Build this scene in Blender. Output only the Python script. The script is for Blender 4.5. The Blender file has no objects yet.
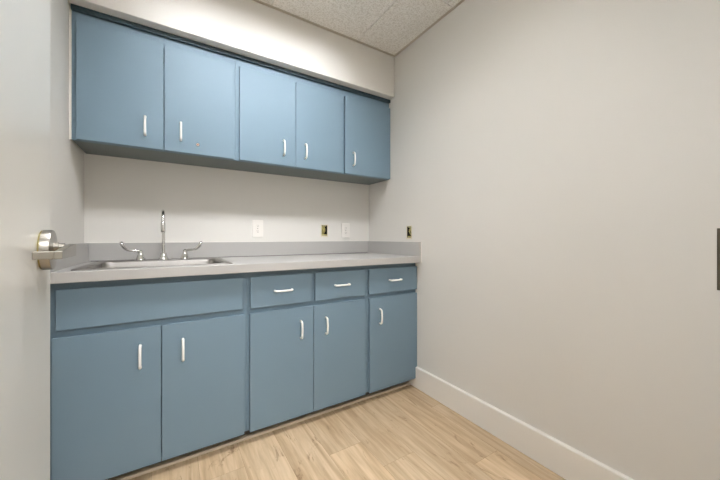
import bpy, bmesh, math, random
from mathutils import Vector, Matrix
random.seed(7)
scene = bpy.context.scene
COL = scene.collection

# ---------------------------------------------------------------- dimensions (metres)
XL, XR = -0.402, 1.459          # side walls
YB = 2.193                      # back wall
YF = 0.085                      # room face of the front wall (doorway)
ZC = 2.435                      # ceiling
YS, ZS = 1.836, 2.124           # soffit face / underside
YU, ZU = 1.888, 1.501           # wall cabinet door face / underside
YD = 1.584                      # base cabinet door face
YC, ZT, ZE = 1.5417, 0.914, 0.8733   # worktop front, top, underside
ZSP = 1.0138                    # top of splash
G = 0.001

# ---------------------------------------------------------------- materials
def lin(c):
    c = c / 255.0
    return c / 12.92 if c <= 0.04045 else ((c + 0.055) / 1.055) ** 2.4
def rgb(r, g, b):
    return (lin(r), lin(g), lin(b), 1.0)
def new_mat(name):
    m = bpy.data.materials.new(name); m.use_nodes = True
    nt = m.node_tree
    return m, nt, nt.nodes['Principled BSDF']
def mat(name, col, rough=0.5, metal=0.0, var=0.0, vscale=4.0, bump=0.0, bscale=200.0, spec=0.5, stretch=None):
    m, nt, b = new_mat(name)
    b.inputs['Base Color'].default_value = col
    b.inputs['Roughness'].default_value = rough
    b.inputs['Metallic'].default_value = metal
    b.inputs['Specular IOR Level'].default_value = spec
    tc = nt.nodes.new('ShaderNodeTexCoord')
    src = tc.outputs['Object']
    if stretch:
        mp = nt.nodes.new('ShaderNodeMapping'); mp.inputs['Scale'].default_value = stretch
        nt.links.new(src, mp.inputs['Vector']); src = mp.outputs['Vector']
    n = nt.nodes.new('ShaderNodeTexNoise'); n.inputs['Scale'].default_value = vscale; n.inputs['Detail'].default_value = 4
    nt.links.new(src, n.inputs['Vector'])
    mx = nt.nodes.new('ShaderNodeMix'); mx.data_type = 'RGBA'
    mx.inputs['A'].default_value = tuple(c * (1 - var) for c in col[:3]) + (1,)
    mx.inputs['B'].default_value = tuple(min(1, c * (1 + var)) for c in col[:3]) + (1,)
    nt.links.new(n.outputs['Fac'], mx.inputs['Factor'])
    nt.links.new(mx.outputs['Result'], b.inputs['Base Color'])
    if bump > 0:
        n2 = nt.nodes.new('ShaderNodeTexNoise'); n2.inputs['Scale'].default_value = bscale; n2.inputs['Detail'].default_value = 2
        nt.links.new(src, n2.inputs['Vector'])
        bp = nt.nodes.new('ShaderNodeBump'); bp.inputs['Strength'].default_value = bump; bp.inputs['Distance'].default_value = 0.002
        nt.links.new(n2.outputs['Fac'], bp.inputs['Height']); nt.links.new(bp.outputs['Normal'], b.inputs['Normal'])
    return m

M = {}
M['wall']    = mat('wall_paint', rgb(226, 223, 217), 0.55, var=0.015, vscale=2.5, bump=0.08, bscale=160)
M['trim']    = mat('trim_paint', rgb(240, 236, 229), 0.35, var=0.01)
M['door']    = mat('door_paint', rgb(212, 210, 203), 0.28, var=0.01)
M['frame']   = mat('door_frame_paint', rgb(220, 214, 205), 0.35, var=0.01)
M['blue']    = mat('blue_cabinet_paint', rgb(115, 137, 152), 0.5, spec=0.3, var=0.02, vscale=6, bump=0.04, bscale=260)
M['strip']   = mat('soffit_shadow_strip', rgb(56, 76, 84), 0.5, var=0.03)  # soffit shadow put into the strip's dark colour
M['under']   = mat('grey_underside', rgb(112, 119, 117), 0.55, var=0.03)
M['inside']  = mat('cabinet_interior', rgb(150, 135, 110), 0.6, var=0.05)
M['toe']     = mat('dark_toe_board', rgb(70, 62, 55), 0.7, var=0.05)
M['shoe']    = mat('beige_toe_strip', rgb(204, 187, 165), 0.5, var=0.05, vscale=12)
M['laminate']= mat('grey_laminate', rgb(180, 178, 175), 0.4, var=0.03, vscale=300)
M['caulk']   = mat('white_caulk', rgb(235, 231, 224), 0.5, var=0.01)
M['pull']    = mat('ivory_pull_plastic', rgb(250, 249, 245), 0.3, var=0.01)
M['steel']   = mat('brushed_steel', rgb(152, 149, 145), 0.42, 1.0, var=0.04, vscale=40, stretch=(1, 20, 1))
M['chrome']  = mat('chrome', rgb(215, 214, 212), 0.12, 1.0, var=0.01)
M['nickel']  = mat('satin_nickel', rgb(158, 154, 146), 0.34, 1.0, var=0.02)
M['brass']   = mat('aged_brass', rgb(146, 134, 84), 0.45, 0.7, var=0.15, vscale=60)
M['strike']  = mat('bronze_strike', rgb(98, 90, 78), 0.4, 0.7, var=0.05)
M['plate']   = mat('white_outlet_plastic', rgb(240, 236, 230), 0.35, var=0.01)
M['slot']    = mat('dark_slot', rgb(60, 56, 52), 0.6, var=0.05)
M['boxin']   = mat('dark_box_steel', rgb(42, 36, 26), 0.7, 0.2, var=0.3, vscale=30)
M['mud']     = mat('cream_plaster', rgb(222, 213, 188), 0.8, var=0.08, vscale=80)
M['wire']    = mat('yellow_wire_sheath', rgb(196, 184, 116), 0.45, var=0.05)
M['lockred'] = mat('copper_lock_core', rgb(170, 108, 84), 0.4, 0.5, var=0.05)
M['hallfloor'] = mat('hall_floor', rgb(190, 170, 140), 0.5, var=0.08, vscale=5)
M['louver']  = mat('louver_metal', rgb(205, 203, 198), 0.5, var=0.01)
M['angle']   = mat('ceiling_angle', rgb(196, 186, 170), 0.5, var=0.02)

def emission(name, col, strength):
    m, nt, b = new_mat(name)
    b.inputs['Base Color'].default_value = (0.8, 0.8, 0.8, 1)
    b.inputs['Emission Color'].default_value = col
    b.inputs['Emission Strength'].default_value = strength
    return m
M['lamp'] = emission('lamp_diffuser', (0.965, 0.985, 1.03, 1), 106.0)
M['hallfill'] = emission('hall_fill_panel', (0.98, 0.99, 1.015, 1), 25.0)

def wood_floor():
    m, nt, b = new_mat('light_oak_planks')
    N, L = nt.nodes, nt.links
    tc = N.new('ShaderNodeTexCoord'); at = N.new('ShaderNodeAttribute'); at.attribute_name = 'tone'
    # shift the grain for every plank
    sc = N.new('ShaderNodeVectorMath'); sc.operation = 'SCALE'; sc.inputs['Scale'].default_value = 37.0
    L.new(at.outputs['Color'], sc.inputs[0])
    ad = N.new('ShaderNodeVectorMath'); ad.operation = 'ADD'
    L.new(tc.outputs['Object'], ad.inputs[0]); L.new(sc.outputs['Vector'], ad.inputs[1])
    mp = N.new('ShaderNodeMapping'); mp.inputs['Scale'].default_value = (1.0, 0.075, 1.0)
    L.new(ad.outputs['Vector'], mp.inputs['Vector'])
    n1 = N.new('ShaderNodeTexNoise'); n1.inputs['Scale'].default_value = 16; n1.inputs['Detail'].default_value = 5; n1.inputs['Distortion'].default_value = 1.2
    n2 = N.new('ShaderNodeTexNoise'); n2.inputs['Scale'].default_value = 70; n2.inputs['Detail'].default_value = 6; n2.inputs['Distortion'].default_value = 0.6
    L.new(mp.outputs['Vector'], n1.inputs['Vector']); L.new(mp.outputs['Vector'], n2.inputs['Vector'])
    r1 = N.new('ShaderNodeValToRGB')
    r1.color_ramp.elements[0].position = 0.30; r1.color_ramp.elements[0].color = rgb(184, 157, 124)
    r1.color_ramp.elements[1].position = 0.62; r1.color_ramp.elements[1].color = rgb(216, 192, 160)
    e = r1.color_ramp.elements.new(0.46); e.color = rgb(203, 177, 143)
    L.new(n1.outputs['Fac'], r1.inputs['Fac'])
    r2 = N.new('ShaderNodeValToRGB')
    r2.color_ramp.elements[0].position = 0.30; r2.color_ramp.elements[0].color = (0.70, 0.66, 0.60, 1)
    r2.color_ramp.elements[1].position = 0.60; r2.color_ramp.elements[1].color = (1, 1, 1, 1)
    L.new(n2.outputs['Fac'], r2.inputs['Fac'])
    mul = N.new('ShaderNodeMix'); mul.data_type = 'RGBA'; mul.blend_type = 'MULTIPLY'; mul.inputs['Factor'].default_value = 0.6
    L.new(r1.outputs['Color'], mul.inputs['A']); L.new(r2.outputs['Color'], mul.inputs['B'])
    # small knots and cracks
    mp2 = N.new('ShaderNodeMapping'); mp2.inputs['Scale'].default_value = (1.0, 0.35, 1.0)
    L.new(ad.outputs['Vector'], mp2.inputs['Vector'])
    n3 = N.new('ShaderNodeTexNoise'); n3.inputs['Scale'].default_value = 9; n3.inputs['Detail'].default_value = 8; n3.inputs['Roughness'].default_value = 0.7; n3.inputs['Distortion'].default_value = 2.0
    L.new(mp2.outputs['Vector'], n3.inputs['Vector'])
    r3 = N.new('ShaderNodeValToRGB')
    r3.color_ramp.elements[0].position = 0.32; r3.color_ramp.elements[0].color = (0.42, 0.33, 0.25, 1)
    r3.color_ramp.elements[1].position = 0.40; r3.color_ramp.elements[1].color = (1, 1, 1, 1)
    L.new(n3.outputs['Fac'], r3.inputs['Fac'])
    mul2 = N.new('ShaderNodeMix'); mul2.data_type = 'RGBA'; mul2.blend_type = 'MULTIPLY'; mul2.inputs['Factor'].default_value = 0.8
    L.new(mul.outputs['Result'], mul2.inputs['A']); L.new(r3.outputs['Color'], mul2.inputs['B'])
    # plank tone
    sep = N.new('ShaderNodeSeparateColor'); L.new(at.outputs['Color'], sep.inputs['Color'])
    mr = N.new('ShaderNodeMapRange'); mr.inputs['To Min'].default_value = 0.86; mr.inputs['To Max'].default_value = 1.12
    L.new(sep.outputs['Red'], mr.inputs['Value'])
    vm = N.new('ShaderNodeVectorMath'); vm.operation = 'SCALE'
    L.new(mul2.outputs['Result'], vm.inputs[0]); L.new(mr.outputs['Result'], vm.inputs['Scale'])
    L.new(vm.outputs['Vector'], b.inputs['Base Color'])
    b.inputs['Roughness'].default_value = 0.45
    bp = N.new('ShaderNodeBump'); bp.inputs['Strength'].default_value = 0.08; bp.inputs['Distance'].default_value = 0.002
    L.new(n2.outputs['Fac'], bp.inputs['Height']); L.new(bp.outputs['Normal'], b.inputs['Normal'])
    return m
M['floor'] = wood_floor()
M['joint'] = mat('plank_joint', rgb(148, 120, 90), 0.7, var=0.05)

def ceiling_tile():
    m, nt, b = new_mat('fissured_ceiling_tile')
    N, L = nt.nodes, nt.links
    tc = N.new('ShaderNodeTexCoord')
    n1 = N.new('ShaderNodeTexNoise'); n1.inputs['Scale'].default_value = 125; n1.inputs['Detail'].default_value = 3
    n2 = N.new('ShaderNodeTexVoronoi'); n2.inputs['Scale'].default_value = 120
    L.new(tc.outputs['Object'], n1.inputs['Vector']); L.new(tc.outputs['Object'], n2.inputs['Vector'])
    r = N.new('ShaderNodeValToRGB')
    r.color_ramp.elements[0].position = 0.36; r.color_ramp.elements[0].color = rgb(222, 217, 208)
    r.color_ramp.elements[1].position = 0.56; r.color_ramp.elements[1].color = rgb(244, 241, 235)
    L.new(n1.outputs['Fac'], r.inputs['Fac'])
    L.new(r.outputs['Color'], b.inputs['Base Color'])
    b.inputs['Roughness'].default_value = 0.9
    ad = N.new('ShaderNodeMath'); ad.operation = 'ADD'
    L.new(n1.outputs['Fac'], ad.inputs[0]); L.new(n2.outputs['Distance'], ad.inputs[1])
    bp = N.new('ShaderNodeBump'); bp.inputs['Strength'].default_value = 0.5; bp.inputs['Distance'].default_value = 0.004
    L.new(ad.outputs['Value'], bp.inputs['Height']); L.new(bp.outputs['Normal'], b.inputs['Normal'])
    return m
M['tile'] = ceiling_tile()

# ---------------------------------------------------------------- mesh helpers
def box(bm, x0, x1, y0, y1, z0, z1, mi=0):
    vs = [bm.verts.new((x, y, z)) for x in (x0, x1) for y in (y0, y1) for z in (z0, z1)]
    for f in ((0, 1, 3, 2), (4, 6, 7, 5), (0, 4, 5, 1), (2, 3, 7, 6), (0, 2, 6, 4), (1, 5, 7, 3)):
        fc = bm.faces.new([vs[i] for i in f]); fc.material_index = mi
    return vs
def prism(bm, poly, axis, a0, a1):
    """poly: 2-D outline in the two other axes, extruded along axis from a0 to a1"""
    def P(p, a):
        if axis == 'x': return (a, p[0], p[1])
        if axis == 'y': return (p[0], a, p[1])
        return (p[0], p[1], a)
    A = [bm.verts.new(P(p, a0)) for p in poly]; B = [bm.verts.new(P(p, a1)) for p in poly]
    n = len(poly)
    bm.faces.new(A); bm.faces.new(B[::-1])
    for i in range(n): bm.faces.new((A[i], B[i], B[(i + 1) % n], A[(i + 1) % n]))
def tube(bm, pts, rad, seg=14, sx=1.0, side=None):
    """swept round (or flattened) bar; rad is one radius or a list"""
    pts = [Vector(p) for p in pts]; n = len(pts)
    rads = rad if isinstance(rad, (list, tuple)) else [rad] * n
    sxs = sx if isinstance(sx, (list, tuple)) else [sx] * n
    rings = []
    ref = Vector(side) if side else None
    for i, p in enumerate(pts):
        t = (pts[min(i + 1, n - 1)] - pts[max(i - 1, 0)]).normalized()
        if ref is None:
            ref = Vector((1, 0, 0)) if abs(t.x) < 0.8 else Vector((0, 1, 0))
        u = (ref - t * ref.dot(t)).normalized(); w = t.cross(u)
        ref = u if side is None else Vector(side)
        rings.append([bm.verts.new(p + u * (math.cos(2 * math.pi * k / seg) * rads[i] * sxs[i]) + w * (math.sin(2 * math.pi * k / seg) * rads[i])) for k in range(seg)])
    for a, b in zip(rings, rings[1:]):
        for k in range(seg): bm.faces.new((a[k], a[(k + 1) % seg], b[(k + 1) % seg], b[k]))
    bm.faces.new(rings[0][::-1]); bm.faces.new(rings[-1])
def lathe(bm, prof, origin, axis='z', seg=32):
    """prof: list of (radius, height); closed at both ends"""
    o = Vector(origin); rings = []
    for r, h in prof:
        ring = []
        for k in range(seg):
            a = 2 * math.pi * k / seg; c, s = math.cos(a) * r, math.sin(a) * r
            d = {'z': (c, s, h), 'x': (h, c, s), 'y': (c, h, s)}[axis]
            ring.append(bm.verts.new(o + Vector(d)))
        rings.append(ring)
    for a, b in zip(rings, rings[1:]):
        for k in range(seg): bm.faces.new((a[k], a[(k + 1) % seg], b[(k + 1) % seg], b[k]))
    bm.faces.new(rings[0]); bm.faces.new(rings[-1])
def arc(n, f): return [f(i / (n - 1)) for i in range(n)]

def finish(name, bm, mats, parent=None, bevel=0.0, smooth=False, origin=None):
    bmesh.ops.recalc_face_normals(bm, faces=bm.faces)
    o0 = Vector(origin) if origin is not None else (parent_world(parent) if parent else Vector((0, 0, 0)))
    bmesh.ops.translate(bm, vec=-o0, verts=bm.verts)
    me = bpy.data.meshes.new(name); bm.to_mesh(me); bm.free()
    for m in (mats if isinstance(mats, (list, tuple)) else [mats]): me.materials.append(m)
    o = bpy.data.objects.new(name, me); COL.objects.link(o)
    if parent is None: o.location = o0
    else:
        o.parent = parent; o.location = o0 - parent_world(parent)
    if smooth:
        for p in me.polygons: p.use_smooth = True
        md = o.modifiers.new('edges', 'EDGE_SPLIT'); md.split_angle = math.radians(40)
    if bevel > 0:
        b = o.modifiers.new('bevel', 'BEVEL'); b.width = bevel; b.segments = 2; b.limit_method = 'ANGLE'; b.angle_limit = math.radians(40)
    return o
def parent_world(o):
    v = Vector((0, 0, 0))
    while o is not None: v = v + o.location; o = o.parent
    return v
def thing(name, label, cat, loc, group=None):
    o = bpy.data.objects.new(name, None); COL.objects.link(o)
    o.empty_display_size = 0.05; o.location = loc
    o['label'] = label; o['category'] = cat
    if group: o['group'] = group
    return o
def struct(o, label, cat):
    o['kind'] = 'structure'; o['label'] = label; o['category'] = cat
    return o

def panel_holes(bm, axis, a0, a1, u0, u1, w0, w1, holes, mi=0):
    """slab spanning a0..a1 along axis, u0..u1 by w0..w1 across, with rectangular holes (ua, ub, wa, wb)"""
    us = sorted({u0, u1, *[h[0] for h in holes], *[h[1] for h in holes]})
    ws = sorted({w0, w1, *[h[2] for h in holes], *[h[3] for h in holes]})
    us = [u for u in us if u0 <= u <= u1]; ws = [w for w in ws if w0 <= w <= w1]
    def P(a, u, w):
        return {'x': (a, u, w), 'y': (u, a, w), 'z': (u, w, a)}[axis]
    cache = {}
    def V(a, i, j):
        k = (a, i, j)
        if k not in cache: cache[k] = bm.verts.new(P(a, us[i], ws[j]))
        return cache[k]
    def solid(i, j):
        if not (0 <= i < len(us) - 1 and 0 <= j < len(ws) - 1): return False
        cu, cw = (us[i] + us[i + 1]) / 2, (ws[j] + ws[j + 1]) / 2
        return not any(h[0] < cu < h[1] and h[2] < cw < h[3] for h in holes)
    for i in range(len(us) - 1):
        for j in range(len(ws) - 1):
            if not solid(i, j): continue
            for a in (a0, a1):
                f = bm.faces.new((V(a, i, j), V(a, i + 1, j), V(a, i + 1, j + 1), V(a, i, j + 1))); f.material_index = mi
            for (di, dj, p, q) in ((-1, 0, (i, j), (i, j + 1)), (1, 0, (i + 1, j), (i + 1, j + 1)), (0, -1, (i, j), (i + 1, j)), (0, 1, (i, j + 1), (i + 1, j + 1))):
                if not solid(i + di, j + dj):
                    f = bm.faces.new((V(a0, *p), V(a0, *q), V(a1, *q), V(a1, *p))); f.material_index = mi

# ---------------------------------------------------------------- room shell
# floor: one mesh, one quad per plank, planks run towards the back wall
bm = bmesh.new()
W = 0.179; LEN = 1.22
ends = {-1: 1.02, -2: 1.75, -3: 1.3, 0: 1.45, 1: 0.70, 2: 1.05, 3: 1.31, 4: 1.115, 5: 1.60, 6: 0.905, 7: 1.35}
tones = {(3, 0): 0.85, (4, 0): 0.55, (3, 1): 0.45}
tone = bm.loops.layers.color.new('tone')
FX0, FX1, FY0, FY1 = XL - 0.1, XR + 0.1, -0.03, YB + 0.1
for k in range(-4, 9):
    xa, xb = max(FX0, 0.106 + W * k), min(FX1, 0.106 + W * (k + 1))
    if xb - xa < 0.001: continue
    e0 = ends.get(k, 1.2)
    for q in range(-3, 3):
        ya, yb = max(FY0, e0 + LEN * (q - 1) ), min(FY1, e0 + LEN * q)
        if yb - ya < 0.001: continue
        g = 0.0005
        vs = [bm.verts.new(p) for p in ((xa + g, ya + g, 0), (xb - g, ya + g, 0), (xb - g, yb - g, 0), (xa + g, yb - g, 0))]
        f = bm.faces.new(vs)
        t = tones.get((k, q), random.random())
        c = (t, random.random(), random.random(), 1)
        for l in f.loops: l[tone] = c
box(bm, FX0, FX1, FY0, FY1, -0.06, -0.0012, 1)
o = finish('floor', bm, [M['floor'], M['joint']])
struct(o, 'light oak plank floor running toward the blue cabinets', 'floor')

holes_back = [(1.009, 1.059, 1.059, 1.142)]
holes_right = [(1.645, 1.692, 1.043, 1.125)]
bm = bmesh.new(); panel_holes(bm, 'y', YB, YB + 0.1, XL - 0.1, XR + 0.1, 0, ZC + 0.1, holes_back)
struct(finish('wall_back', bm, M['wall']), 'off-white painted back wall behind the sink and cabinets', 'wall')
bm = bmesh.new(); panel_holes(bm, 'x', XR, XR + 0.1, YF - 0.1, YB, 0, ZC + 0.1, holes_right)
struct(finish('wall_right', bm, M['wall']), 'large bare off-white painted wall on the right', 'wall')
bm = bmesh.new(); box(bm, XL - 0.1, XL, YF - 0.1, YB, 0, ZC + 0.1)
struct(finish('wall_left', bm, M['wall']), 'off-white painted wall on the left behind the open door', 'wall')
JX0, JX1, DH = -0.182, 0.735, 2.05
bm = bmesh.new(); panel_holes(bm, 'y', YF - 0.1, YF, XL, XR, 0, ZC + 0.1, [(JX0 - 0.03, JX1 + 0.03, -1, DH + 0.03)])
struct(finish('wall_front', bm, M['wall']), 'off-white painted wall around the doorway', 'wall')
bm = bmesh.new(); box(bm, XL + G, XR - G, YS, YB - G, ZS, ZC - 0.003)
struct(finish('wall_soffit', bm, M['wall'], bevel=0.003), 'off-white boxed soffit above the blue wall cabinets', 'soffit')

# ceiling tiles with fine seams; seams along the depth at x = 1.12 - 0.61 n
bm = bmesh.new()
xs = [XL - 0.1] + [x for x in (1.12 - 0.61 * 2, 1.12 - 0.61, 1.12)] + [XR + 0.1]
ys = [YF - 0.1, 0.645, 1.255, YB + 0.1]
for xa, xb in zip(xs, xs[1:]):
    for ya, yb in zip(ys, ys[1:]):
        if ya == 0.645 and -0.11 < xa < 1.0: continue            # the light fixture fills these two cells
        box(bm, xa + 0.002, xb - 0.002, ya + 0.002, yb - 0.002, ZC, ZC + 0.018)
panel_holes(bm, 'z', ZC + 0.0185, ZC + 0.024, XL - 0.1, XR + 0.1, YF - 0.1, YB + 0.1, [(-0.1, 1.12, 0.645, 1.255)], 1)
box(bm, XL - 0.1, XR + 0.1, YF - 0.1, YB + 0.1, ZC + 0.16, ZC + 0.2, 1)
struct(finish('ceiling', bm, [M['tile'], M['angle']]), 'speckled acoustic tile ceiling above the soffit', 'ceiling')
bm = bmesh.new()
box(bm, XL + G, XR - G, YS - 0.016, YS - 0.0005, ZC - 0.003, ZC - 0.0005)
struct(finish('trim_1', bm, M['angle']), 'thin ceiling angle along the top of the soffit', 'trim')
bm = bmesh.new()
box(bm, XR - 0.016, XR - 0.0005, YF + G, YS - 0.017, ZC - 0.003, ZC - 0.0005)
struct(finish('trim_2', bm, M['angle']), 'thin ceiling angle along the top of the right wall', 'trim')

# baseboards
def base_profile(d): return [(0, 0.0005), (d, 0.0005), (d, 0.138), (d - 0.003, 0.1425), (0, 0.1449)]
BD = 0.015
bm = bmesh.new(); prism(bm, [(XR - 0.0005 - p[0], p[1]) for p in base_profile(BD)], 'y', YF + 0.001, 1.6605)
struct(finish('baseboard_right', bm, M['trim']), 'white baseboard along the foot of the right wall', 'baseboard')
bm = bmesh.new(); prism(bm, [(XL + 0.0005 + p[0], p[1]) for p in base_profile(BD)], 'y', YF + 0.001, 1.55)
struct(finish('baseboard_left', bm, M['trim']), 'white baseboard at the left wall behind the open door', 'baseboard')

# steel door frame with strike plate
bm = bmesh.new()
FY_0, FY_1 = -0.04, 0.1045
for xa, xb, xs_, s in ((JX0 - 0.029, JX0, JX0 + 0.014, 1), (JX1, JX1 + 0.029, JX1 - 0.014, -1)):
    box(bm, xa, xb, FY_0, FY_1, 0.0005, DH)
    box(bm, min(xs_, JX0 if s > 0 else JX1), max(xs_, JX0 if s > 0 else JX1), FY_0 + 0.03, FY_1 - 0.05, 0.0005, DH)
box(bm, JX0 - 0.029, JX1 + 0.029, FY_0, FY_1, DH, DH + 0.029)
box(bm, JX1 + 0.029, JX1 + 0.05, YF + 0.0005, FY_1, 0.0005, DH + 0.05)
box(bm, JX0 - 0.05, JX0 - 0.029, YF + 0.0005, FY_1, 0.0005, DH + 0.05)
box(bm, JX0 - 0.029, JX1 + 0.029, YF + 0.0005, FY_1, DH + 0.029, DH + 0.05)
fr = struct(finish('trim_3', bm, M['frame']), 'painted door frame around the doorway', 'door frame')
bm = bmesh.new()
box(bm, JX1 - 0.0022, JX1 - 0.0003, 0.062, 0.1080, 0.960, 1.058)
box(bm, JX1 - 0.0022, JX1 + 0.006, 0.1060, 0.1080, 0.960, 1.058)
o = finish('strike_plate', bm, M['strike'], fr, bevel=0.0006); o['label'] = 'dark bronze strike plate on the door frame'

# ---------------------------------------------------------------- open door with lever set
DX = JX0            # room-side face of the leaf when open 90 degrees
DY0, DY1 = 0.1120, 1.0235
bm = bmesh.new(); box(bm, DX - 0.044, DX, DY0, DY1, 0.008, DH - 0.004)
door = struct(finish('door_1', bm, M['door'], bevel=0.002, origin=(DX, DY0, 0.008)), 'white painted door standing open at the left edge', 'door')
LY, LZ = 0.943, 1.016
ZR = DX + 0.0032
bm = bmesh.new(); lathe(bm, [(0.0430, 0.0004), (0.0430, 0.0030)], (DX, LY, LZ), 'x', 40)
o = finish('rose_backplate', bm, M['brass'], door, smooth=True); o['label'] = 'brass backing ring behind the nickel rose'
bm = bmesh.new(); lathe(bm, [(0.0445, 0.0), (0.0445, 0.0130), (0.0435, 0.0152), (0.040, 0.0160), (0.012, 0.0160)], (ZR, LY, LZ), 'x', 48)
rose = finish('rose', bm, M['nickel'], door, smooth=True); rose['label'] = 'round satin nickel door rose'
NX = ZR + 0.0161
bm = bmesh.new()
lathe(bm, [(0.0105, 0.0), (0.0105, 0.008), (0.0085, 0.0085), (0.0085, 0.0178), (0.0075, 0.0182)], (NX, LY, LZ + 0.006), 'x', 28)
o = finish('lever_neck', bm, M['nickel'], door, smooth=True)
bm = bmesh.new()
ax0, ax1 = NX + 0.0183, NX + 0.0312
# arm seen from the room, tapering towards the hinge side, with a return bent back to the door
outl = [(LY + 0.046, LZ + 0.010), (LY + 0.040, LZ + 0.0125), (LY - 0.02, LZ + 0.009), (LY - 0.118, LZ + 0.0005), (LY - 0.118, LZ - 0.0155), (LY + 0.02, LZ - 0.0165), (LY + 0.040, LZ - 0.0165), (LY + 0.046, LZ - 0.013)]
prism(bm, outl, 'x', ax0, ax1)
box(bm, ax0 - 0.030, ax0 + 0.0005, LY - 0.118, LY - 0.106, LZ - 0.0155, LZ + 0.0002)
o = finish('lever', bm, M['nickel'], door, bevel=0.0015); o['label'] = 'satin nickel lever with the end bent back toward the door'
bm = bmesh.new()
lathe(bm, [(0.0028, 0.0), (0.0028, 0.0012)], (NX + 0.0135, LY - 0.0097, LZ + 0.0035), 'y', 12)
finish('lever_set_screw', bm, M['slot'], door)
bm = bmesh.new(); box(bm, DX - 0.034, DX - 0.010, DY1 + 0.0002, DY1 + 0.0022, LZ - 0.057, LZ + 0.057); box(bm, DX - 0.028, DX - 0.016, DY1 + 0.0022, DY1 + 0.011, LZ - 0.012, LZ + 0.012)
finish('latch', bm, M['nickel'], door)
for hz in (0.22, 1.03, 1.83):
    bm = bmesh.new(); lathe(bm, [(0.006, -0.05), (0.006, 0.05)], (DX + 0.0065, DY0 - 0.004, hz), 'z', 14)
    finish('hinge', bm, M['nickel'], door, smooth=True)

door.rotation_euler.z = math.radians(4.2)      # swung a little past square

# ---------------------------------------------------------------- cabinet pieces
def pull_mesh(vertical):
    bm = bmesh.new(); h = 0.046; d = 0.027
    pts = [(0, 0, -h), (0, -0.010, -h), (0, -0.019, -h + 0.002), (0, -0.0235, -h + 0.007)]
    pts += [(0, -0.0245 - 0.0030 * math.cos(t * math.pi / 2), t * (h - 0.014)) for t in [i / 5 for i in range(-5, 6)]]
    pts += [(0, -0.0235, h - 0.007), (0, -0.019, h - 0.002), (0, -0.010, h), (0, 0, h)]
    if not vertical: pts = [(p[2], p[1], 0) for p in pts]
    tube(bm, pts, [0.0056] * 2 + [0.0053] * (len(pts) - 4) + [0.0056] * 2, 12)
    bmesh.ops.recalc_face_normals(bm, faces=bm.faces)
    me = bpy.data.meshes.new('pull'); bm.to_mesh(me); bm.free(); me.materials.append(M['pull'])
    for p in me.polygons: p.use_smooth = True
    return me
PV, PH = pull_mesh(True), pull_mesh(False)
def add_pull(parent, x, y, z, vertical=True):
    o = bpy.data.objects.new('pull_handle', PV if vertical else PH); COL.objects.link(o)
    o.parent = parent; o.location = Vector((x, y, z)) - parent_world(parent)
    o['label'] = 'white arched pull handle'
    return o
def slab(name, parent, x0, x1, y, z0, z1):
    bm = bmesh.new(); box(bm, x0, x1, y, y + 0.0185, z0, z1)
    return finish(name, bm, M['blue'], parent, bevel=0.0018, origin=((x0 + x1) / 2, y, z0))
def frame_mesh(parent, x0, x1, yf, z0, z1, openings):
    bm = bmesh.new(); panel_holes(bm, 'y', yf, yf + 0.019, x0, x1, z0, z1, openings)
    return finish('face_frame', bm, M['blue'], parent)

# base cabinets
YFR = YD + 0.0190
def base_cabinet(label, name, x0, x1, doors, drawers, false_front=None):
    t = thing(name, label, 'cabinet', ((x0 + x1) / 2, (YD + YB) / 2, 0), 'blue base cabinets under the worktop')
    y0, y1 = YFR + 0.0195, YB - 0.003
    bm = bmesh.new()
    box(bm, x0, x0 + 0.016, y0, y1, 0.066, ZE - G); box(bm, x1 - 0.016, x1, y0, y1, 0.066, ZE - G)
    box(bm, x0 + 0.016, x1 - 0.016, y0, y1, 0.066, 0.082); box(bm, x0 + 0.016, x1 - 0.016, y1 - 0.006, y1, 0.082, ZE - G)
    finish('carcass', bm, M['blue'], t)
    ops = [(d[0] + 0.012, d[1] - 0.012, 0.09, 0.648) for d in doors]
    # a single opening behind a pair of doors
    if len(doors) == 2: ops = [(doors[0][0] + 0.012, doors[1][1] - 0.012, 0.09, 0.648)]
    ops += [(d[0] + 0.012, d[1] - 0.012, 0.696, 0.832) for d in drawers]
    if false_front: ops += [(false_front[0] + 0.012, false_front[1] - 0.012, 0.696, 0.832)]
    frame_mesh(t, x0, x1, YFR, 0.066, ZE - G, ops)
    bm = bmesh.new(); box(bm, x0, x1, 1.661, 1.677, 0.0005, 0.0655); box(bm, x0, x0 + 0.016, 1.677, y1, 0.0005, 0.0655); box(bm, x1 - 0.016, x1, 1.677, y1, 0.0005, 0.0655)
    o = finish('toe_board', bm, M['toe'], t); o['label'] = 'dark recessed toe board'
    for (a, b, hx) in doors:
        d = slab('door', t, a, b, YD, 0.064, 0.660); add_pull(d, hx + 0.005, YD, 0.540)
    for (a, b) in drawers:
        d = slab('drawer', t, a, b, YD, 0.685, 0.844); add_pull(d, (a + b) / 2 + 0.003, YD, 0.765, False)
    if false_front:
        slab('false_front', t, false_front[0], false_front[1], YD, 0.688, 0.844)
    return t
XA, XB_, XC_, XD_ = XL + 0.003, 0.3225, 1.0430, XR - 0.0008
base_cabinet('blue two-door base cabinet under the steel sink', 'base_cabinet', XA, XB_ - 0.0004, [(-0.383, -0.0375, -0.116), (-0.0350, 0.309, 0.040)], [], (-0.372, 0.3025))
base_cabinet('blue two-door base cabinet with two drawers, right of the sink', 'base_cabinet', XB_ + 0.0004, XC_ - 0.0004, [(0.3365, 0.6793, 0.599), (0.6818, 1.0285, 0.750)], [(0.3385, 0.669), (0.6915, 1.0245)])
base_cabinet('narrow blue one-door base cabinet with one drawer beside the right wall', 'base_cabinet', XC_ + 0.0004, XD_, [(1.0610, 1.4578, 1.131)], [(1.0565, 1.4572)])
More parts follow.
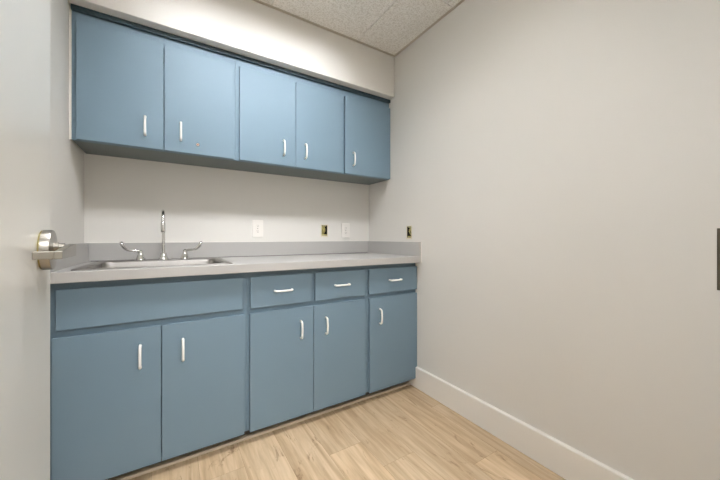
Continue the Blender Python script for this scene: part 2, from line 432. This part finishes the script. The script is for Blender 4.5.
bm = bmesh.new(); prism(bm, [(1.6605, 0.0005), (1.636, 0.0005), (1.636, 0.008), (1.640, 0.012), (1.6605, 0.014)], 'x', XL + 0.001, XR - 0.0165)
struct(finish('trim_4', bm, M['shoe']), 'beige shoe strip at the foot of the base cabinets', 'trim')

# wall cabinets
YUF = YU + 0.019
def wall_cabinet(label, x0, x1, doors, lock=None, fill=None):
    t = thing('wall_cabinet', label, 'cabinet', ((x0 + x1) / 2, (YU + YB) / 2, ZU), 'blue wall cabinets under the soffit')
    y0, y1 = YUF + 0.0195, YB - 0.002; z1 = ZS - G
    bm = bmesh.new()
    box(bm, x0, x0 + 0.016, y0, y1, ZU + 0.016, z1); box(bm, x1 - 0.016, x1, y0, y1, ZU + 0.016, z1)
    box(bm, x0 + 0.016, x1 - 0.016, y0, y1, z1 - 0.016, z1)
    box(bm, x0 + 0.016, x1 - 0.016, y1 - 0.006, y1, ZU + 0.016, z1 - 0.016)
    finish('carcass', bm, M['blue'], t)
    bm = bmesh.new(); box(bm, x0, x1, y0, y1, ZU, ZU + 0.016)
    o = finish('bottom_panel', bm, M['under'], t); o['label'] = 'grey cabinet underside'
    frame_mesh(t, x0, x1, YUF, ZU, z1 - 0.022, [(doors[0][0] + 0.012, doors[-1][1] - 0.012, ZU + 0.03, 2.04)])
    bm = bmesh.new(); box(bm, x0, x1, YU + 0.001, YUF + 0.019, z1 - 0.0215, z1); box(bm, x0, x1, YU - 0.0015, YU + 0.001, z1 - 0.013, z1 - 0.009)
    o = finish('shadow_strip', bm, M['strip'], t); o['label'] = 'strip coloured dark as soffit shadow along the top of the cabinet'
    for (a, b, hx) in doors:
        d = slab('door', t, a, b, YU, ZU + 0.001, 2.056); add_pull(d, hx, YU, 1.612)
        if lock and a < lock < b:
            bm = bmesh.new(); lathe(bm, [(0.0095, 0.0), (0.0095, -0.004), (0.008, -0.006), (0.004, -0.006)], (lock, YU - 0.0002, 1.554), 'y', 24)
            k = finish('lock', bm, M['chrome'], d, smooth=True); k['label'] = 'small round cam lock'
            bm = bmesh.new(); box(bm, lock - 0.0035, lock + 0.0035, YU - 0.0072, YU - 0.0062, 1.5515, 1.5565)
            finish('lock_keyway', bm, M['lockred'], d)
    if fill:
        bm = bmesh.new(); box(bm, fill[0], fill[1], YUF - 0.004, YUF + 0.012, ZU, z1)
        o = finish('scribe_strip', bm, M['caulk'], t); o['label'] = 'white scribe strip against the wall'
    return t
wall_cabinet('blue two-door wall cabinet above the sink, with a small lock on its right door', -0.3935, XB_ - 0.0004, [(-0.375, -0.0340, -0.112), (-0.0305, 0.3120, 0.044)], lock=0.124, fill=(XL + 0.0005, -0.3938))
wall_cabinet('blue two-door wall cabinet in the middle of the upper row', XB_ + 0.0004, XC_ - 0.0004, [(0.3425, 0.6855, 0.605), (0.6880, 1.0340, 0.752)])
wall_cabinet('blue one-door wall cabinet beside the right wall', XC_ + 0.0004, XR - 0.0008, [(1.0515, 1.4572, 1.119)])

# ---------------------------------------------------------------- worktop with splashes
SX0, SX1, SY0, SY1 = -0.338, 0.262, 1.592, 2.128     # sink rim
top = thing('countertop', 'long light grey laminate worktop with raised splashes over the blue base cabinets', 'countertop', ((XL + XR) / 2, (YC + YB) / 2, ZE))
bm = bmesh.new(); panel_holes(bm, 'z', ZE, ZT, XL + G, XR - G, YC, YB - G, [(SX0 + 0.012, SX1 - 0.012, SY0 + 0.012, SY1 - 0.012)])
finish('worktop', bm, M['laminate'], top, bevel=0.002)
SPT = 0.019
bm = bmesh.new(); box(bm, XL + G + SPT + 0.0002, XR - G - SPT - 0.0002, YB - G - SPT, YB - G, ZT + 0.0003, ZSP)
finish('backsplash', bm, M['laminate'], top, bevel=0.0015)
for xa in (XL + G, XR - G - SPT):
    bm = bmesh.new(); box(bm, xa, xa + SPT, YC + 0.001, YB - G, ZT + 0.0003, ZSP)
    finish('side_splash', bm, M['laminate'], top, bevel=0.0015)
bm = bmesh.new()
box(bm, XR - G - 0.004, XR - 0.0003, YC - 0.0025, YC + 0.0008, ZE, ZSP)
box(bm, XR - G - 0.004, XR - 0.0003, YC, YB - 0.006, ZSP + 0.0002, ZSP + 0.0035)
box(bm, XL + 0.006, XR - 0.006, YB - 0.005, YB - 0.0003, ZSP + 0.0002, ZSP + 0.0035)
o = finish('caulk_bead', bm, M['caulk'], top); o['label'] = 'white caulk line along the splash'

bm = bmesh.new(); box(bm, XL + 0.03, XR - 0.03, YB - G - SPT - 0.0022, YB - G - SPT - 0.0002, ZT + 0.0002, ZT + 0.0028)  # contact shadow where splash meets worktop, laid in as a thin dark strip
o = finish('seam_shadow', bm, M['slot'], top); o['label'] = 'dark strip standing for the contact shadow where the splash meets the worktop'

# ---------------------------------------------------------------- sink
def rrect(x0, x1, y0, y1, r, z, n=8):
    pts = []
    for cx, cy, a0 in ((x1 - r, y1 - r, 0), (x0 + r, y1 - r, 90), (x0 + r, y0 + r, 180), (x1 - r, y0 + r, 270)):
        for i in range(n):
            a = math.radians(a0 + 90 * i / (n - 1)); pts.append((cx + r * math.cos(a), cy + r * math.sin(a), z))
    return pts
sink = thing('sink', 'stainless steel drop-in sink set in the worktop', 'sink', ((SX0 + SX1) / 2, (SY0 + SY1) / 2, ZT))
bx0, bx1, by0, by1 = SX0 + 0.034, SX1 - 0.034, SY0 + 0.046, SY1 - 0.092
bm = bmesh.new()
loops = [rrect(SX0, SX1, SY0, SY1, 0.03, ZT + 0.0006),
         rrect(SX0 + 0.002, SX1 - 0.002, SY0 + 0.002, SY1 - 0.002, 0.029, ZT + 0.0035),
         rrect(SX0 + 0.008, SX1 - 0.008, SY0 + 0.008, SY1 - 0.008, 0.026, ZT + 0.0052),
         rrect(SX0 + 0.020, SX1 - 0.020, SY0 + 0.020, SY1 - 0.020, 0.022, ZT + 0.0034),
         rrect(bx0 - 0.004, bx1 + 0.004, by0 - 0.004, by1 + 0.004, 0.056, ZT + 0.0032),
         rrect(bx0, bx1, by0, by1, 0.052, ZT + 0.0012),
         rrect(bx0 + 0.003, bx1 - 0.003, by0 + 0.003, by1 - 0.003, 0.05, ZT - 0.006),
         rrect(bx0 + 0.010, bx1 - 0.010, by0 + 0.010, by1 - 0.010, 0.05, ZT - 0.13),
         rrect(bx0 + 0.018, bx1 - 0.018, by0 + 0.018, by1 - 0.018, 0.05, ZT - 0.152),
         rrect(bx0 + 0.04, bx1 - 0.04, by0 + 0.04, by1 - 0.04, 0.04, ZT - 0.160)]
rings = [[bm.verts.new(p) for p in l] for l in loops]
for a, b in zip(rings, rings[1:]):
    for k in range(len(a)): bm.faces.new((a[k], a[(k + 1) % len(a)], b[(k + 1) % len(a)], b[k]))
bm.faces.new(rings[-1])
bas = finish('basin', bm, M['steel'], sink, smooth=True)
sm = bas.modifiers.new('sheet', 'SOLIDIFY'); sm.thickness = 0.0009; sm.offset = -1
bm = bmesh.new()
dc = ((bx0 + bx1) / 2, (by0 + by1) / 2, ZT - 0.1598)
lathe(bm, [(0.045, 0.0002), (0.044, 0.003), (0.036, 0.0032), (0.030, 0.0005)], dc, 'z', 32)
dr = finish('drain', bm, M['chrome'], sink, smooth=True)

# ---------------------------------------------------------------- faucet
FXc, FYc, FZ = -0.0375, 2.078, ZT + 0.0038
fau = thing('faucet', 'chrome gooseneck faucet with two wrist-blade handles on the sink ledge', 'faucet', (FXc, FYc, FZ))
bm = bmesh.new(); lathe(bm, [(0.026, 0.0), (0.026, 0.004), (0.021, 0.016), (0.016, 0.032), (0.0155, 0.040), (0.011, 0.043), (0.006, 0.043)], (FXc, FYc, FZ), 'z', 32)
finish('spout_base', bm, M['chrome'], fau, smooth=True)
zr = 1.132; R = 0.060
pts = [(FXc, FYc, FZ + 0.0435), (FXc, FYc, 1.02), (FXc, FYc, zr)]
pts += [(FXc, FYc - R + R * math.cos(a), zr + R * math.sin(a)) for a in [math.radians(d) for d in range(12, 181, 12)]]
pts += [(FXc, FYc - 2 * R, 1.105)]
bm = bmesh.new(); tube(bm, pts, 0.0078, 18)
sp = finish('spout', bm, M['chrome'], fau, smooth=True)
bm = bmesh.new(); lathe(bm, [(0.0095, 0.0), (0.0112, 0.003), (0.0112, 0.052), (0.0085, 0.056)], (FXc, FYc - 2 * R, 1.073), 'z', 24)
finish('aerator', bm, M['chrome'], sp, smooth=True)
for s in (-1, 1):
    hx = FXc + s * 0.1065
    bm = bmesh.new()
    lathe(bm, [(0.0255, 0.0), (0.0255, 0.003), (0.021, 0.012), (0.0155, 0.028), (0.0105, 0.042), (0.0105, 0.053), (0.007, 0.057), (0.004, 0.057)], (hx, FYc, FZ), 'z', 28)
    hd = finish('handle', bm, M['chrome'], fau, smooth=True)
    bm = bmesh.new()
    zb = FZ + 0.049
    P_ = [(0.006, 0.0), (0.018, 0.0045), (0.034, 0.006), (0.050, 0.0075), (0.062, 0.013), (0.072, 0.024), (0.080, 0.038), (0.085, 0.050), (0.0865, 0.055)]
    rr = [0.008, 0.0075, 0.0072, 0.0072, 0.008, 0.0095, 0.0105, 0.0095, 0.006]
    wx = [1.0, 1.0, 1.1, 1.3, 1.5, 1.6, 1.6, 1.5, 1.3]
    tube(bm, [(hx + s * p[0], FYc - p[0] * 0.12, zb + p[1]) for p in P_], rr, 14, wx, side=(0, 1, 0))
    finish('wrist_blade', bm, M['chrome'], hd, smooth=True)

# ---------------------------------------------------------------- outlets on the back wall
def outlet(xc, zc, label):
    y = YB
    t = thing('electrical_outlet', label, 'outlet', (xc, y, zc), 'white duplex outlets on the back wall')
    bm = bmesh.new(); box(bm, xc - 0.0375, xc + 0.0375, y - 0.0065, y - 0.0004, zc - 0.0595, zc + 0.0595)
    finish('cover_plate', bm, M['plate'], t, bevel=0.0025)
    for dz in (-0.0195, 0.0195):
        bm = bmesh.new()
        pr = [(xc + 0.0165 * math.cos(a) , zc + dz + max(-0.0125, min(0.0125, 0.0165 * math.sin(a)))) for a in [2 * math.pi * k / 28 for k in range(28)]]
        prism(bm, pr, 'y', y - 0.0085, y - 0.0066)
        r = finish('receptacle', bm, M['plate'], t)
        for (dx, z0, w, h) in ((-0.0055, 0.003, 0.0008, 0.0032), (0.0055, 0.003, 0.0008, 0.0028), (0.0, -0.0065, 0.0020, 0.0020)):
            bm = bmesh.new(); box(bm, xc + dx - w, xc + dx + w, y - 0.0089, y - 0.0086, zc + dz + z0 - h, zc + dz + z0 + h)
            finish('slot', bm, M['slot'], r)
    bm = bmesh.new(); lathe(bm, [(0.0032, -0.0066), (0.0026, -0.0078)], (xc, y, zc), 'y', 14)
    finish('screw', bm, M['nickel'], t)
    return t
outlet(0.5165, 1.1075, 'white outlet above the splash, right of the sink')
outlet(1.2245, 1.1025, 'white outlet on the back wall near the right corner')

# ---------------------------------------------------------------- open electrical boxes
def open_box(label, wall, u0, u1, z0, z1, s):
    """box recessed in a hole in the wall; wall 'y' = back, 'x' = right"""
    base = YB if wall == 'y' else XR
    cu, cz = (u0 + u1) / 2, (z0 + z1) / 2
    loc = (cu, base, cz) if wall == 'y' else (base, cu, cz)
    t = thing('electrical_box', label, 'electrical box', loc, 'uncovered electrical boxes')
    e = 0.0006
    def B(bm, a0, a1, ua, ub, za, zb):
        if wall == 'y': box(bm, ua, ub, base + a0, base + a1, za, zb)
        else: box(bm, base + a0, base + a1, ua, ub, za, zb)
    bm = bmesh.new()
    B(bm, 0.052, 0.054, u0 + e, u1 - e, z0 + e, z1 - e)
    B(bm, 0.001, 0.052, u0 + e, u0 + 0.002, z0 + e, z1 - e); B(bm, 0.001, 0.052, u1 - 0.002, u1 - e, z0 + e, z1 - e)
    B(bm, 0.001, 0.052, u0 + 0.002, u1 - 0.002, z0 + e, z0 + 0.002); B(bm, 0.001, 0.052, u0 + 0.002, u1 - 0.002, z1 - 0.002, z1 - e)
    finish('steel_box', bm, M['boxin'], t)
    bm = bmesh.new()
    panel_holes(bm, wall, base - 0.0012, base - 0.0002, u0 - 0.006, u1 + 0.006, z0 - 0.010, z1 + 0.005, [(u0 + 0.001, u1 - 0.001, z0 + 0.001, z1 - 0.001)])
    o = finish('plaster_edge', bm, M['mud'], t); o['label'] = 'cream plaster patch around the opening'
    for j, (du, dz) in enumerate(((-0.011, 0.0), (0.004, 0.008))):
        def W_(a, u, z): return (u, base + a, z) if wall == 'y' else (base + a, u, z)
        pts = [W_(0.048, cu + du * s * 0.6, z0 + 0.008), W_(0.035, cu + du * s, z0 + 0.016), W_(0.016, cu + (du + 0.004) * s, cz - 0.010 + dz),
               W_(0.010, cu + (du + 0.001) * s, cz + 0.006 + dz), W_(0.018, cu + (du - 0.004) * s, cz + 0.022 + dz * 0.5), W_(0.034, cu + (du - 0.002) * s, z1 - 0.010)]
        bm = bmesh.new(); tube(bm, pts, 0.0075 if wall == 'y' else 0.0045, 10)
        o = finish('wire', bm, M['wire'], t, smooth=True); o['label'] = 'yellow sheathed wire'
    for (ua, ub, za, zb) in ((u0 + 0.003, u1 - 0.003, z0 + 0.003, z0 + 0.012), (u0 + 0.010, u1 - 0.010, z1 - 0.010, z1 - 0.003)):
        bm = bmesh.new(); B(bm, 0.004, 0.0055, ua, ub, za, zb)
        o = finish('mounting_tab', bm, M['wire'], t); o['label'] = 'yellowish mounting tab'
    return t
open_box('uncovered electrical box with yellow wire on the back wall between two outlets', 'y', *holes_back[0], 1)
open_box('uncovered electrical box on the right wall just above the worktop end', 'x', *holes_right[0], -1)

# ---------------------------------------------------------------- lights: recessed panel in the tile grid
def fill_light_panel(name, label, x, y, z, wx, wy, m):
    t = thing(name, label, 'ceiling light', (x, y, z))
    bm = bmesh.new(); panel_holes(bm, 'z', z - 0.012, z - 0.0005, x - wx / 2 - 0.02, x + wx / 2 + 0.02, y - wy / 2 - 0.02, y + wy / 2 + 0.02, [(x - wx / 2, x + wx / 2, y - wy / 2, y + wy / 2)])
    finish('frame', bm, M['trim'], t)
    bm = bmesh.new(); box(bm, x - wx / 2 + G, x + wx / 2 - G, y - wy / 2 + G, y + wy / 2 - G, z - 0.009, z - 0.004)
    finish('fill_diffuser', bm, m, t)
    return t
def troffer(x0, x1, y0, y1):
    t = thing('ceiling_light', 'recessed ceiling light with long tubes and a white louver', 'ceiling light', ((x0 + x1) / 2, (y0 + y1) / 2, ZC))
    e = 0.003; h = 0.11
    bm = bmesh.new()
    panel_holes(bm, 'z', ZC - 0.004, ZC - 0.001, x0 + e, x1 - e, y0 + e, y1 - e, [(x0 + 0.02, x1 - 0.02, y0 + 0.02, y1 - 0.02)])
    for bx in ((x0 + 0.008, x0 + 0.010, y0 + 0.008, y1 - 0.008), (x1 - 0.010, x1 - 0.008, y0 + 0.008, y1 - 0.008), (x0 + 0.010, x1 - 0.010, y0 + 0.008, y0 + 0.010), (x0 + 0.010, x1 - 0.010, y1 - 0.010, y1 - 0.008)):
        box(bm, *bx, ZC - 0.001, ZC + h)
    box(bm, x0 + 0.008, x1 - 0.008, y0 + 0.008, y1 - 0.008, ZC + h, ZC + h + 0.002)
    finish('housing', bm, M['trim'], t)
    bm = bmesh.new()
    n = 34
    for i in range(1, n):
        x = x0 + (x1 - x0) * i / n
        box(bm, x - 0.0008, x + 0.0008, y0 + 0.022, y1 - 0.022, ZC + 0.002, ZC + 0.026)
    o = finish('louver', bm, M['louver'], t)
    for y in (0.90, 0.97, 1.04):
        bm = bmesh.new(); lathe(bm, [(0.013, x0 + 0.03), (0.013, x1 - 0.16)], (0, y, ZC + 0.041), 'x', 10)
        finish('tube', bm, M['lamp'], t)
    return t
troffer(-0.1, 1.12, 0.645, 1.255)

# corridor beyond the doorway
bm = bmesh.new(); box(bm, -1.6, 2.4, -1.8, -0.031, -0.06, -0.0006)
struct(finish('floor_hall', bm, M['hallfloor']), 'corridor floor outside the doorway', 'floor')
bm = bmesh.new(); box(bm, -1.6, 2.4, -1.8, -0.0165, ZC + 0.02, ZC + 0.08)
struct(finish('ceiling_hall', bm, M['trim']), 'corridor ceiling outside the doorway', 'ceiling')
bm = bmesh.new(); box(bm, -1.7, 2.5, -1.9, -1.8, -0.06, ZC + 0.08); box(bm, -1.7, -1.6, -1.8, -0.0165, -0.06, ZC + 0.08); box(bm, 2.4, 2.5, -1.8, -0.0165, -0.06, ZC + 0.08)
struct(finish('wall_hall', bm, M['wall']), 'corridor wall opposite the doorway', 'wall')
fill_light_panel('ceiling_light', 'unseen fill light added in the corridor outside the doorway', 0.3, -0.95, ZC + 0.02, 1.2, 0.6, M['hallfill'])  # out-of-view lamp added as fill from behind the camera

# ---------------------------------------------------------------- world, camera, view
w = bpy.data.worlds.new('world'); scene.world = w; w.use_nodes = True
w.node_tree.nodes['Background'].inputs['Color'].default_value = (1.0, 0.96, 0.9, 1)
w.node_tree.nodes['Background'].inputs['Strength'].default_value = 0.2
cam = bpy.data.cameras.new('camera'); co = bpy.data.objects.new('camera', cam); COL.objects.link(co)
co.location = (0, 0, 1.0431); co.rotation_euler = (math.radians(90), 0, -math.radians(31.9391))
cam.sensor_width = 36; cam.lens = 302.8615 * 36 / 720; cam.shift_y = -2.285 / 720; cam.clip_start = 0.01
scene.camera = co
scene.view_settings.view_transform = 'Standard'; scene.view_settings.look = 'None'
scene.view_settings.gamma = 1; scene.view_settings.use_curve_mapping = False
scene.view_settings.exposure = 0.06
